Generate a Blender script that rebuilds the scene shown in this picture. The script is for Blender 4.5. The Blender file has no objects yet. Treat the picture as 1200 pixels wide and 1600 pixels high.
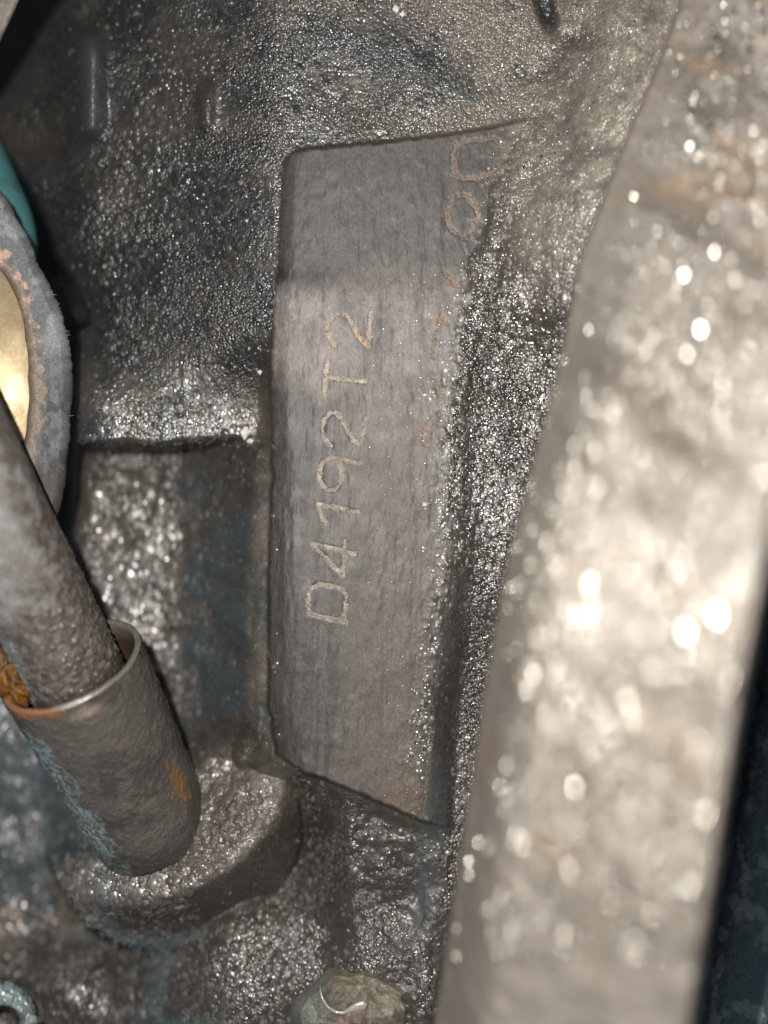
import bpy, math, random
import numpy as np
from mathutils import Vector

random.seed(4)
S = bpy.context.scene
COL = S.collection
U = 1e-4                       # one working unit = 0.1 mm
F = 2000.0                     # focus distance in working units (200 mm)

# ------------------------------------------------------------------ camera
cam_d = bpy.data.cameras.new("camera")
cam = bpy.data.objects.new("camera", cam_d)
COL.objects.link(cam)
cam.location = (0, -F * U, 0)
cam.rotation_euler = (math.radians(90), 0, 0)
cam_d.sensor_fit = 'VERTICAL'
cam_d.sensor_height = 36.0
cam_d.sensor_width = 27.0
cam_d.lens = 36.0 * F / 1600.0
cam_d.clip_start = 0.005
cam_d.clip_end = 5.0
cam_d.dof.use_dof = True
cam_d.dof.focus_distance = F * U
cam_d.dof.aperture_fstop = 5.0
cam_d.dof.aperture_ratio = 1.25
S.camera = cam

# ------------------------------------------------------------------ world, light, exposure
W = bpy.data.worlds.new("World")
S.world = W
W.use_nodes = True
W.node_tree.nodes["Background"].inputs[0].default_value = (0.80, 0.90, 1.0, 1)
W.node_tree.nodes["Background"].inputs[1].default_value = 0.09
fl_d = bpy.data.lights.new("phone_flash", 'POINT')
fl = bpy.data.objects.new("phone_flash", fl_d)
COL.objects.link(fl)
fl.location = (-0.019, -F * U - 0.002, 0.022)
fl_d.energy = 2.5
fl_d.color = (1.0, 0.955, 0.90)
fl_d.shadow_soft_size = 0.0022
S.view_settings.view_transform = 'Standard'
S.view_settings.look = 'None'
S.view_settings.exposure = 0.0
S.view_settings.gamma = 1.0
S.cycles.use_adaptive_sampling = False
S.cycles.use_denoising = True
S.cycles.max_bounces = 5

# ------------------------------------------------------------------ helpers
f32 = np.float32


def P(px, py, h):
    """photo plane position and height towards the camera -> metres"""
    s = (F - h) / F
    return Vector(((px - 600) * s * U, -h * U, (800 - py) * s * U))


def Pn(px, py, h):
    s = (F - h) / F
    return np.stack([(px - 600) * s * U, -h * U, (800 - py) * s * U], -1)


def sm(a, b, x):
    t = np.clip((x - a) / (b - a), 0, 1)
    return t * t * (3 - 2 * t)


def vnoise(x, y, seed):
    r = np.random.RandomState(seed)
    T = r.rand(256, 256).astype(f32)
    xi = np.floor(x).astype(np.int32); yi = np.floor(y).astype(np.int32)
    fx = x - xi; fy = y - yi
    fx = fx * fx * (3 - 2 * fx); fy = fy * fy * (3 - 2 * fy)
    a = T[yi & 255, xi & 255]; b = T[yi & 255, (xi + 1) & 255]
    c = T[(yi + 1) & 255, xi & 255]; d = T[(yi + 1) & 255, (xi + 1) & 255]
    return (a + (b - a) * fx) * (1 - fy) + (c + (d - c) * fx) * fy


def fbm(x, y, scale, seed, oct=4, gain=0.5):
    v = 0; a = 1; t = 0
    for k in range(oct):
        v = v + a * vnoise(x / scale + 17.3 * k, y / scale + 5.1 * k, seed + k)
        t += a; a *= gain; scale *= 0.5
    return v / t


def grit(x, y, cell, seed, rmin=0.35, rmax=0.8, density=1.0, ang=0.0, stretch=1.0):
    """dome shaped grains: height 0..1 and a random number per grain"""
    if stretch != 1.0 or ang:
        c, s = math.cos(ang), math.sin(ang)
        x, y = (x * c + y * s), (-x * s + y * c) / stretch
    r = np.random.RandomState(seed)
    N = 512
    JX = r.rand(N, N).astype(f32); JY = r.rand(N, N).astype(f32)
    R = (rmin + (rmax - rmin) * r.rand(N, N) ** 1.6).astype(f32)
    A = (R / rmax * (0.6 + 0.4 * r.rand(N, N))).astype(f32)
    A[r.rand(N, N) > density] = 0
    ID = r.rand(N, N).astype(f32)
    gx = (x / cell).astype(f32) + 100; gy = (y / cell).astype(f32) + 100
    ix = np.floor(gx).astype(np.int32); iy = np.floor(gy).astype(np.int32)
    best = np.zeros_like(gx); bid = np.zeros_like(gx)
    for dx in (-1, 0, 1):
        for dy in (-1, 0, 1):
            a, b = (iy + dy) % N, (ix + dx) % N
            ddx = gx - (ix + dx) - JX[a, b]; ddy = gy - (iy + dy) - JY[a, b]
            v = A[a, b] * (1 - (ddx * ddx + ddy * ddy) / R[a, b] ** 2)
            m = v > best
            best = np.where(m, v, best); bid = np.where(m, ID[a, b], bid)
    return best, bid


def poly_mask(x, y, pts, soft):
    """soft inside mask of a polygon; signed distance (positive inside) too"""
    d = np.full(x.shape, 1e9, f32); inside = np.zeros(x.shape, bool)
    n = len(pts)
    for i in range(n):
        x0, y0 = pts[i]; x1, y1 = pts[(i + 1) % n]
        ex, ey = x1 - x0, y1 - y0
        t = np.clip(((x - x0) * ex + (y - y0) * ey) / (ex * ex + ey * ey + 1e-9), 0, 1)
        d = np.minimum(d, np.hypot(x - x0 - t * ex, y - y0 - t * ey))
        if y0 != y1:
            c = ((y0 > y) != (y1 > y)) & (x < (x1 - x0) * (y - y0) / (y1 - y0) + x0)
            inside ^= c
    sd = np.where(inside, d, -d)
    return sm(-soft, soft, sd), sd


def stroke_dist(x, y, lines):
    d = np.full(x.shape, 1e9, f32)
    for ln in lines:
        for (x0, y0), (x1, y1) in zip(ln[:-1], ln[1:]):
            ex, ey = x1 - x0, y1 - y0
            t = np.clip(((x - x0) * ex + (y - y0) * ey) / (ex * ex + ey * ey + 1e-9), 0, 1)
            d = np.minimum(d, np.hypot(x - x0 - t * ex, y - y0 - t * ey))
    return d


def mix(a, b, t):
    return a + (b - a) * t


def lay(C, rgb, t):
    t = np.clip(t, 0, 1)[..., None]
    return C * (1 - t) + np.array(rgb, f32) * t


def link(name, me, mat, parent=None):
    o = bpy.data.objects.new(name, me)
    COL.objects.link(o)
    if mat:
        me.materials.append(mat)
    if parent:
        o.parent = parent
    return o


def tag(o, label=None, cat=None, group=None, kind=None):
    for k, v in (('label', label), ('category', cat), ('group', group), ('kind', kind)):
        if v:
            o[k] = v
    return o


def thing(name, label, cat, group=None):
    o = bpy.data.objects.new(name, None)
    o.empty_display_size = 0.004
    COL.objects.link(o)
    return tag(o, label, cat, group)


def np_mesh(name, V, Q, mat, parent=None, col=None, rgh=None, smooth=True, grn=None):
    me = bpy.data.meshes.new(name)
    Q = np.ascontiguousarray(Q, np.int32)
    n, k = Q.shape
    me.vertices.add(len(V)); me.vertices.foreach_set("co", np.ascontiguousarray(V, f32).ravel())
    me.loops.add(n * k); me.loops.foreach_set("vertex_index", Q.ravel())
    me.polygons.add(n)
    me.polygons.foreach_set("loop_start", np.arange(0, n * k, k, dtype=np.int32))
    me.update(calc_edges=True)
    me.polygons.foreach_set("use_smooth", np.full(n, smooth))
    if col is not None:
        a = me.attributes.new("col", 'FLOAT_COLOR', 'POINT')
        c4 = np.ones((len(V), 4), f32); c4[:, :3] = col
        a.data.foreach_set("color", c4.ravel())
    if rgh is not None:
        a = me.attributes.new("rgh", 'FLOAT', 'POINT')
        a.data.foreach_set("value", np.ascontiguousarray(rgh, f32).ravel())
    if grn is not None:
        a = me.attributes.new("grn", 'FLOAT', 'POINT')
        a.data.foreach_set("value", np.ascontiguousarray(grn, f32).ravel())
    me.validate()
    return link(name, me, mat, parent)


def grid_mesh(name, V, mask, mat, parent, col, rgh, flip=False, grn=None):
    """V (ny,nx,3); mask (ny-1,nx-1) says which cells belong"""
    ny, nx = V.shape[:2]
    idx = np.arange(ny * nx).reshape(ny, nx)
    q = np.stack([idx[:-1, :-1], idx[1:, :-1], idx[1:, 1:], idx[:-1, 1:]], -1)[mask]
    if flip:
        q = q[:, ::-1]
    used, inv = np.unique(q.ravel(), return_inverse=True)
    return np_mesh(name, V.reshape(-1, 3)[used], inv.reshape(-1, 4), mat, parent,
                   col.reshape(-1, 3)[used], rgh.ravel()[used], True, None if grn is None else grn.ravel()[used])


def wrap_mesh(name, V, mat, parent, col, rgh, flip=False):
    """V (n rings, m, 3), closed round the second index"""
    n, m = V.shape[:2]
    idx = np.arange(n * m).reshape(n, m)
    nx = np.roll(idx, -1, 1)
    q = np.stack([idx[:-1], nx[:-1], nx[1:], idx[1:]], -1).reshape(-1, 4)
    if flip:
        q = q[:, ::-1]
    return np_mesh(name, V.reshape(-1, 3), q, mat, parent, col.reshape(-1, 3), rgh.ravel())


# ------------------------------------------------------------------ materials
def surface(name, bump_scale=9000.0, bump=0.25, metallic=0.0, spec=0.5, stretch=None, speck=0.35, coat=0.0, ior=1.5, grain=0.0, gcell=5.0):
    m = bpy.data.materials.new(name)
    m.use_nodes = True
    nt = m.node_tree; N = nt.nodes; L = nt.links
    b = N["Principled BSDF"]
    at = N.new("ShaderNodeAttribute"); at.attribute_name = "col"
    ar = N.new("ShaderNodeAttribute"); ar.attribute_name = "rgh"
    tc = N.new("ShaderNodeTexCoord")
    mp = N.new("ShaderNodeMapping")
    if stretch:
        mp.inputs['Scale'].default_value = stretch
    L.new(tc.outputs['Object'], mp.inputs['Vector'])
    no = N.new("ShaderNodeTexNoise"); no.inputs['Scale'].default_value = bump_scale
    no.inputs['Detail'].default_value = 3.0
    L.new(mp.outputs[0], no.inputs['Vector'])
    mr = N.new("ShaderNodeMapRange")
    mr.inputs['From Min'].default_value = 0.3; mr.inputs['From Max'].default_value = 0.7
    mr.inputs['To Min'].default_value = 1 - speck; mr.inputs['To Max'].default_value = 1 + speck
    L.new(no.outputs['Fac'], mr.inputs['Value'])
    vm = N.new("ShaderNodeVectorMath"); vm.operation = 'SCALE'
    L.new(at.outputs['Color'], vm.inputs[0]); L.new(mr.outputs[0], vm.inputs['Scale'])
    L.new(vm.outputs[0], b.inputs['Base Color'])
    L.new(ar.outputs['Fac'], b.inputs['Roughness'])
    bp = N.new("ShaderNodeBump"); bp.inputs['Strength'].default_value = 1.0
    bp.inputs['Distance'].default_value = bump * 1e-4
    L.new(no.outputs['Fac'], bp.inputs['Height'])
    if grain:
        ag = N.new("ShaderNodeAttribute"); ag.attribute_name = "grn"
        vo = N.new("ShaderNodeTexVoronoi"); vo.feature = 'F1'; vo.inputs['Scale'].default_value = 1e4 / gcell
        L.new(tc.outputs['Object'], vo.inputs['Vector'])
        pw = N.new("ShaderNodeMath"); pw.operation = 'MULTIPLY'
        L.new(vo.outputs['Distance'], pw.inputs[0]); L.new(vo.outputs['Distance'], pw.inputs[1])
        ng = N.new("ShaderNodeMath"); ng.operation = 'MULTIPLY'
        L.new(pw.outputs[0], ng.inputs[0]); L.new(ag.outputs['Fac'], ng.inputs[1])
        b2 = N.new("ShaderNodeBump"); b2.invert = True; b2.inputs['Strength'].default_value = 1.0
        b2.inputs['Distance'].default_value = grain * 1e-4
        L.new(ng.outputs[0], b2.inputs['Height']); L.new(b2.outputs[0], bp.inputs['Normal'])
        wn = N.new("ShaderNodeSeparateColor"); L.new(vo.outputs['Color'], wn.inputs[0])
        mm = N.new("ShaderNodeMath"); mm.operation = 'MULTIPLY_ADD'; mm.inputs[1].default_value = 0.22
        L.new(wn.outputs[0], mm.inputs[0]); L.new(ar.outputs['Fac'], mm.inputs[2])
        sb = N.new("ShaderNodeMath"); sb.operation = 'SUBTRACT'; sb.inputs[1].default_value = 0.11
        L.new(mm.outputs[0], sb.inputs[0]); L.new(sb.outputs[0], b.inputs['Roughness'])
    b.inputs['IOR'].default_value = ior
    L.new(bp.outputs[0], b.inputs['Normal'])
    b.inputs['Metallic'].default_value = metallic
    b.inputs['Specular IOR Level'].default_value = spec
    b.inputs['Coat Weight'].default_value = coat
    b.inputs['Coat Roughness'].default_value = 0.12
    return m


M_cast = surface("oily_cast_iron", 4200, 0.18, spec=0.5, ior=1.75, grain=2.2, gcell=4.6)
M_pad = surface("machined_pad", 4200, 0.42, spec=0.5, stretch=(1.0, 1.0, 0.42), speck=0.30)
M_mark = surface("stamped_mark", 5200, 0.5, spec=0.5, speck=0.45)
M_pipe = surface("greasy_pipe", 3800, 0.3, spec=0.5, speck=0.3)
M_rust = surface("flaking_rust", 3800, 1.0, spec=0.4, speck=0.5)
M_rubber = surface("worn_rubber", 3000, 0.5, spec=0.35, speck=0.3)
M_brass = surface("brass", 2500, 0.15, metallic=0.75, spec=0.5, speck=0.12)
M_bar = surface("dusty_steel", 1300, 0.4, spec=0.6, speck=0.25)
M_flake = surface("bare_metal", 2000, 0.02, metallic=0.9, spec=0.5, speck=0.05)
M_grit = surface("oily_grit", 5000, 0.05, metallic=0.25, spec=0.5, speck=0.15, ior=2.2)
M_teal = surface("teal_paint", 2500, 0.6, spec=0.4, speck=0.12)
M_grease = surface("pale_grease", 2600, 0.6, spec=0.6, speck=0.3)
M_oil = surface("wet_oil_film", 1500, 0.3, spec=0.9, speck=0.1, coat=1.0)

# ================================================================== engine block
STEP = 1.7
xs = np.arange(-70, 1290, STEP, dtype=f32)
ys = np.arange(-70, 1670, STEP, dtype=f32)
X, Y = np.meshgrid(xs, ys)

nA = fbm(X, Y, 160, 11)
nB = fbm(X, Y, 60, 23)
nC = fbm(X, Y, 22, 37)
nD = fbm(X, Y, 9, 41, 2)
wob = (nC - 0.5) * 10 + (nD - 0.5) * 6

# ---- base relief -------------------------------------------------
# upper field falls away to the left
xt = np.clip(430 - X, 0, 600)
up = -14 - 0.30 * xt - 0.00045 * xt ** 2
up += (nA - 0.5) * 40 * sm(40, 250, xt)
# two soft upright ribs, far left
rib1 = np.exp(-((X - (143 - (Y - 150) * 0.02)) / 17) ** 2) * sm(40, 90, Y) * (1 - sm(195, 225, Y))
rib2 = np.exp(-((X - 322) / 14) ** 2) * sm(120, 150, Y) * (1 - sm(185, 215, Y))
up += rib1 * 60 + rib2 * 16
up += -70 * sm(150, 60, X) * (1 - sm(60, 130, np.abs(Y - 150)))
# right of the pad and the top right swell
up = np.where(X > 430, -14 + (nA - 0.5) * 16, up)
swell = sm(800, 1090, X + (Y - 100) * 0.45 + (nB - .5) * 60) * (1 - sm(280, 640, Y + (nA - .5) * 120))
up += swell * 130
# shelf (rounded rib) that ends above the pocket
shelf = sm(510, 642, Y) * (1 - sm(400, 440, X))
up = mix(up, -62 - 0.10 * (X - 120) + (nC - 0.5) * 8, shelf * 0.94)
# pocket below the shelf
lowedge = 694 + (nB - 0.5) * 16 - 0.015 * (X - 250)
drop = sm(lowedge - 6, lowedge + 12, Y)
up -= 40 * sm(lowedge - 16, lowedge + 10, Y) ** 1.6 * (1 - sm(400, 440, X))
pock = -255 + (nA - 0.5) * 40 + (nB - 0.5) * 24
wx = X + ((nB - 0.5) * 150 + (nC - .5) * 60 + (nA - .5) * 60) * (1 - sm(330, 392, X)) - 6
wall_h = np.interp(X + (nC - .5) * 8 + (nB - .5) * 14, [255, 285, 315, 350, 385, 402, 425, 445], [0, 10, 42, 105, 180, 212, 230, 238]).astype(f32)
pock += wall_h + (wall_h > 190) * 0
pock += 70 * sm(1130, 1240, Y) * sm(210, 380, X) * (1 - sm(370, 400, X))
lm = (1 - sm(424, 444, X))
H = mix(up, pock, drop * lm)
# wall strip (fillet) beside the pad
strip_c, strip_sd = poly_mask(X, Y, [(398, 640), (414, 600), (440, 760), (438, 900), (440, 1080), (470, 1205), (430, 1225),
                                     (385, 1180), (382, 1080), (388, 900), (396, 760)], 9)
# lower field under the pad
edge_low = np.interp(X, [380, 400, 470, 560, 650, 760], [1165, 1178, 1212, 1242, 1282, 1320]).astype(f32)
low = -34 - 0.10 * (Y - edge_low) + 0.38 * np.clip(Y - 1390, 0, 200) + (nA - 0.5) * 50 + (nB - 0.5) * 20
ll = sm(-12, 26, Y - edge_low) * sm(385, 430, X)
H = mix(H, low, ll * (1 - sm(650, 720, X)))
# right hand wet flank, falls gently towards the arm
flank = sm(640, 900, X) * sm(300, 480, Y)
H = H + flank * (np.clip(X - 700, 0, 200) * 0.12) - 26 * sm(900, 1080, Y) * sm(660, 720, X)
# lower left: valley, glinting hump, far left hollow
deep = -270 + (nA - 0.5) * 60 + (nB - 0.5) * 30
hump = -60 - 0.006 * ((X - 405) ** 2 * 0.8 + (Y - 1568) ** 2 * 0.62) + (nB - 0.5) * 20
hump2 = -180 - 0.008 * ((X - 120) ** 2 + (Y - 1585) ** 2) + (nB - 0.5) * 24
lowl = np.maximum(np.maximum(deep, hump), hump2)
bl = sm(1180, 1300, Y) * (1 - sm(430, 560, X - (Y - 1400) * 0.1))
H = mix(H, lowl, bl)
hollow = (1 - sm(60, 190, X + (1250 - Y) * 0.10)) * sm(930, 1060, Y) * (1 - sm(1440, 1540, Y))
H = H - 120 * hollow
corner = np.hypot(X + 10, (Y - 1600) * 1.0)
H = mix(H, -110 + (nC - 0.5) * 10, (1 - sm(62, 76, corner)) )
H = H - 120 * (1 - sm(20, 30, np.hypot(X - 5, Y - 1600)))
# boss round the guide sleeve
bp_ = (X - 270) * 0.89 - (Y - 1290) * 0.45
bq_ = (X - 270) * 0.45 + (Y - 1290) * 0.89
e_in = (np.abs(bp_ / 192) ** 1.9 + np.abs(bq_ / 108) ** 1.9) ** (1 / 1.9) * (1 + (nB - .5) * 0.10 + (nC - .5) * 0.05)
e_out = (np.abs(bp_ / 196) ** 2.5 + np.abs(bq_ / 176) ** 2.5) ** (1 / 2.5)
top = -80 + 0.50 * bq_ + (nC - 0.5) * 10
rim_h = -80 + 0.50 * np.clip(bq_ / np.maximum(e_in, 0.2), -100, 100)
t_b = np.clip((e_in - 0.80) / 0.20, 0, None)
roll = np.where(t_b < 1, 19 * t_b ** 2.2, 19 + 42 * (t_b - 1))
boss_h = np.maximum(np.where(e_in < 1, top, rim_h + (nC - .5) * 10) - roll, -215)
bm = (1 - sm(0.985, 1.03, e_out + (nC - 0.5) * 0.04))
bm = bm * sm(-110, -40, bq_ + 0.25 * bp_)
H = mix(H, np.maximum(H, boss_h), bm)
ridge = np.exp(-((e_in - 1) / 0.07) ** 2) * bm
H += ridge * 5
# ---- raised stamped pad -----------------------------------------
pad_pts = [(442, 262), (447, 247), (457, 238), (472, 233), (560, 224), (640, 216), (720, 206), (790, 192), (812, 192), (800, 260), (768, 345),
           (745, 420), (730, 500), (712, 600), (700, 700), (700, 850), (690, 1000), (668, 1100), (655, 1282), (560, 1240), (472, 1208),
           (430, 1180), (418, 1100), (418, 900), (424, 740), (421, 600), (428, 480), (437, 340)]
_, pad_sd = poly_mask(X, Y, pad_pts, 4)
_, pad_sd2 = poly_mask(X, Y, pad_pts[:7] + [(790, 192), (1420, 60), (1420, 1500), (655, 1282)] + pad_pts[19:], 4)
psd = pad_sd2 + (nD - 0.5) * 3 + (nC - 0.5) * 4
pad_plane = 2 + (nA - 0.5) * 5 + (fbm(X * 1.6, Y * 0.16, 26, 71) - 0.5) * 2.4
# rounded shoulder on the left, crisp on the top
sh_l = np.clip((X - np.interp(Y, [200, 260, 340, 480, 600, 740, 900, 1100, 1220], [447, 441, 437, 428, 420, 424, 418, 418, 440])) / (32 + 22 * sm(640, 800, Y)), 0, 1)
pad_plane -= 13 * (1 - sh_l) ** 2
xr = np.interp(Y, [180, 260, 345, 420, 500, 600, 700, 850, 1000, 1100, 1282], [812, 794, 762, 738, 722, 706, 696, 694, 684, 664, 652]).astype(f32)
rd = X - xr
R_right = sm(-40, 30, rd + (nC - 0.5) * 50 + (nD - .5) * 36 + (nB - .5) * 30)
R_flank = R_right * sm(150, 290, Y + (nB - .5) * 90 - np.clip(X - 770, 0, 400) * .75)
ph = mix(pad_plane, H + 14 * (1 - sm(-10, 50, rd)), sm(-10, 60, rd))
pad_in = sm(-2.5, 4.5, psd)
H = mix(H, np.maximum(H, ph) , pad_in)
R_pad = sm(-1, 3, psd) * (1 - R_right)

# ---- outer left boundary: beyond it the block ends ----------------
xb = np.interp(Y, [-70, 0, 30, 60, 100, 150, 175, 200, 250, 300, 350, 400, 450, 490, 508, 520, 600, 700, 780, 850, 960, 1100],
               [118, 104, 82, 62, 38, 6, -30, -20, 20, 55, 80, 96, 124, 141, 142, 127, 124, 120, 116, 110, 60, -90]).astype(f32)
gap = sm(-2, 12, xb - X + (nC - 0.5) * 6)
H = H - 34 * np.exp(-np.clip(X - xb, 0, 999) / 16) * (Y < 1000)
# ---- hole at the top ---------------------------------------------
hole = np.hypot((X - 852 - (Y - 10) * 0.25) / 17, (Y - 4) / 56) + (nC - .5) * .3
H = H - 30 * (1 - sm(0.3, 1.2, hole))
C_hole = (1 - sm(.5, 1.1, hole))
# right background, behind the arm
rb = sm(1010, 1120, X + (Y - 1200) * 0.25)
H = mix(H, -240 + (nA - 0.5) * 60, rb * sm(560, 900, Y))

# ---- grit ---------------------------------------------------------
g1, i1 = grit(X, Y, 6.6, 101, 0.60, 1.05, 1.0, ang=-0.35, stretch=1.35)
g2, i2 = grit(X, Y, 13.0, 102, 0.30, 0.70, 0.6)
g3, i3 = grit(X, Y, 7.2, 103, 0.60, 1.05, 1.0, ang=-0.25, stretch=1.8)
g4, i4 = grit(X, Y, 12.5, 104, 0.45, 0.95, 0.9)
g5, i5 = grit(X, Y, 30.0, 105, 0.08, 0.22, 0.35)
g6, i6 = grit(X, Y, 10.0, 106, 0.50, 0.95, 0.9)
R_pocketL = drop * lm * (1 - sm(285, 330, wx)) * (1 - ll)
R_pocketR = drop * lm * sm(285, 330, wx) * (1 - sm(1090, 1180, Y + (nB - .5) * 60))
R_low = np.clip(ll + bl + bm, 0, 1)
smooth_paint = np.clip(R_pocketR * 1.1 * sm(690, 860, Y + (nB - 0.5) * 150), 0, 1) * (0.70 + 0.3 * sm(0.4, 0.55, nB))
valley = np.exp(-(((X - 235) * 0.86 - (Y - 1540) * 0.5) / 60) ** 2) * sm(1420, 1480, Y)
tealL = np.clip((1 - sm(90, 170, X - (Y - 1100) * 0.12 + (nB - .5) * 60)) * sm(1000, 1080, Y) * (1 - sm(1390, 1450, Y + (nB - .5) * 120)), 0, 1)
low_teal = np.exp(-(((X - 690) + (Y - 1150) * 0.10) / 22) ** 2) * sm(850, 980, Y) * (1 - sm(1420, 1500, Y))
smooth_paint = np.clip(smooth_paint + valley + tealL * 1.3 + low_teal * 0.75, 0, 1)
coarse = np.clip(sm(1150, 1260, Y) * (X < 700) + drop * lm, 0, 1) * (1 - R_pad)
lipband = shelf * sm(630, 652, Y) * (1 - sm(684, 694, Y)) * (X < 400)
patch = sm(0.36, 0.60, nA * 0.4 + nB * 0.6)
amp = (1 - R_pad) * (1 - smooth_paint) * (1 - gap)
far = sm(380, 250, X) * (Y < 640)
G = (1 - coarse) * (g1 * 1.9 * (1 - far) * (0.6 + 0.6 * patch) + g6 * 4.2 * far * (0.5 + .6 * patch) + g2 * 2.0 * patch * (1 - far))
G += coarse * (g4 * 3.6 * (0.45 + 0.75 * patch) + g1 * 0.5)
G = mix(G, g3 * 2.3 + g2 * 1.6 * patch + (fbm(X * 1.0 + Y * 0.12, Y * 0.12, 15, 61, 3) - 0.5) * 4, R_flank * (1 - coarse))
amp = amp * (1 - .55 * lipband)
H = H + G * amp + (nD - 0.5) * 0.8 * amp
H = H + (1 - R_pad) * smooth_paint * (g4 * 4.0 * (i4 > 0.84) * (1 - tealL) + (nD - 0.5) * 1.2)
H = H + R_pad * ((fbm(X * 1.15 + Y * .1, Y * 0.45, 8, 81, 3) - 0.5) * 1.5 + g1 * 0.5 * sm(0.55, 0.8, nB))
H = H + g5 * 5 * (1 - R_pad) * (1 - gap)
H = mix(H, -900 + (nB - 0.5) * 40, gap)

# ---- stamped marks: grooves --------------------------------------
def arc(cx, cy, rx, ry, a0, a1, n=14):
    return [(cx + rx * math.cos(math.radians(a0 + (a1 - a0) * k / n)), cy + ry * math.sin(math.radians(a0 + (a1 - a0) * k / n))) for k in range(n + 1)]

two_top = [[(522, 540), (514, 524), (513, 508), (520, 495), (532, 488), (543, 494), (552, 510), (560, 526), (568, 535), (575, 540)], [(575, 541), (577, 516), (580, 490)]]
two_low = [[(518, 696), (507, 684), (504, 668), (507, 654), (518, 645), (528, 647), (535, 657), (543, 674), (552, 688), (562, 694)], [(562, 694), (567, 672), (572, 652)]]
marks = [
    ('letter', 'stamped letter D', [[(481, 958), (483, 928), (488, 918), (500, 912), (516, 915), (534, 920), (541, 930), (540, 945), (537, 971)], [(481, 958), (500, 963), (518, 967), (541, 972)]]),
    ('digit', 'stamped digit 4', [[(555, 866), (520, 856), (488, 850), (510, 872), (530, 893), (535, 898)], [(535, 897), (538, 872), (539, 845)]]),
    ('digit', 'stamped digit 1', [[(510, 817), (502, 804), (497, 788), (530, 794), (558, 800)]]),
    ('digit', 'stamped digit 9', [arc(517, 741, 18, 25, 0, 360, 20), [(533, 733), (530, 722), (520, 717), (540, 719), (562, 724)]]),
    ('digit', 'stamped digit 2', two_low),
    ('letter', 'stamped letter T', [[(512, 564), (508, 590), (508, 617)], [(511, 590), (540, 593), (570, 596)]]),
    ('digit', 'stamped digit 2', two_top),
    ('digit', 'worn rusty mark shaped like 0', [[(712, 275), (707, 262), (708, 240), (714, 228), (728, 221), (750, 219), (772, 216), (784, 226), (786, 243)], [(712, 275), (725, 280), (748, 279), (766, 272), (779, 260), (786, 243)]]),
    ('digit', 'worn rusty mark shaped like 8', [arc(722, 336, 24, 31, 0, 360, 24)]),
    ('digit', 'faint rusty trace of a digit', [[(694, 424), (702, 432), (712, 446)]]),
    ('digit', 'short upright rusty stroke', [[(691, 492), (684, 515), (679, 535), (676, 556)], [(690, 494), (700, 506)]]),
    ('digit', 'faint rusty trace of a curved digit', [[(675, 583), (679, 598), (686, 612), (694, 620)]]),
    ('digit', 'faint rusty trace of a hooked digit', [[(690, 645), (676, 655), (666, 668), (662, 690), (672, 700)]]),
]
fine_marks = []
for nm, lb, lines in marks:
    allp = [p for l in lines for p in l]
    x0, x1 = min(p[0] for p in allp) - 10, max(p[0] for p in allp) + 10
    y0, y1 = min(p[1] for p in allp) - 10, max(p[1] for p in allp) + 10
    jx = slice(max(0, int((x0 + 70) / STEP)), int((x1 + 70) / STEP) + 1)
    jy = slice(max(0, int((y0 + 70) / STEP)), int((y1 + 70) / STEP) + 1)
    d = stroke_dist(X[jy, jx], Y[jy, jx], lines)
    H[jy, jx] -= 0.7 * (1 - sm(2.4, 5.2, d))
    fine_marks.append((nm, lb, lines, x0, x1, y0, y1))

# ---- colour: paint, dirt, grime, plus some baked-in shade and highlight ------------------------------------
C = np.zeros(X.shape + (3,), f32) + np.array((0.056, 0.049, 0.043), f32)
C = lay(C, (0.026, 0.028, 0.027), sm(0.46 - .12 * sm(400, 200, X), 0.60 - .12 * sm(400, 200, X), fbm(X, Y, 130, 201)) * (1 - sm(560, 640, Y)))                 # blackish oil, heavier at the left to paint in the shadowy look there
C = lay(C, (0.036, 0.043, 0.044), 0.8 * sm(0.54, 0.66, fbm(X + 300, Y, 150, 207)) * (1 - coarse))        # old teal paint
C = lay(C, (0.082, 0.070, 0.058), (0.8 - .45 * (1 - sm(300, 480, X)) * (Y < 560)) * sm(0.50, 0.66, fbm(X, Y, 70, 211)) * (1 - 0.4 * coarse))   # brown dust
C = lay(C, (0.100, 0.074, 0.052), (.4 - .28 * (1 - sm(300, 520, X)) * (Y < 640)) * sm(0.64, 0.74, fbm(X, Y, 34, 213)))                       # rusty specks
C = lay(C, (0.165, 0.140, 0.112), 0.8 * sm(500, 760, X - Y * 0.2) * (Y < 330) * (1 - sm(230, 330, Y)) * sm(.3, .55, nB))   # dry dust top middle
C = lay(C, (0.270, 0.238, 0.195), np.clip(swell * 1.1, 0, 1) * (.55 + .45 * sm(.35, .6, nC)))
C = lay(C, (0.030, 0.036, 0.040), 0.9 * np.exp(-((X - 600) / 95) ** 2 - ((Y - 90) / 55) ** 2) * sm(.3, .5, nB))
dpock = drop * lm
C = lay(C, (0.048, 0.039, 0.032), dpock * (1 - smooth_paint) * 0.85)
C = lay(C, (0.080, 0.071, 0.066), R_pocketL * sm(0.4, 0.6, nB) * sm(760, 830, Y))
C = lay(C, (0.040, 0.056, 0.062), smooth_paint * 0.95)
C = lay(C, (0.112, 0.096, 0.079), strip_c * (1 - R_pad) * (.35 + .6 * sm(.3, .6, nB)) * sm(680, 800, Y + (nB - .5) * 80))
C = lay(C, (0.040, 0.033, 0.028), R_flank * (1 - coarse) * 0.92 * np.clip(sm(340, 470, Y + (nB - .5) * 90) + 1 - sm(785, 830, X + (nC - .5) * 30), 0, 1))
C = lay(C, (0.185, 0.160, 0.130), 0.9 * R_flank * (1 - sm(320, 500, Y + (nB - .5) * 120)) * sm(750, 830, X + (nB - .5) * 60))
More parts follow.
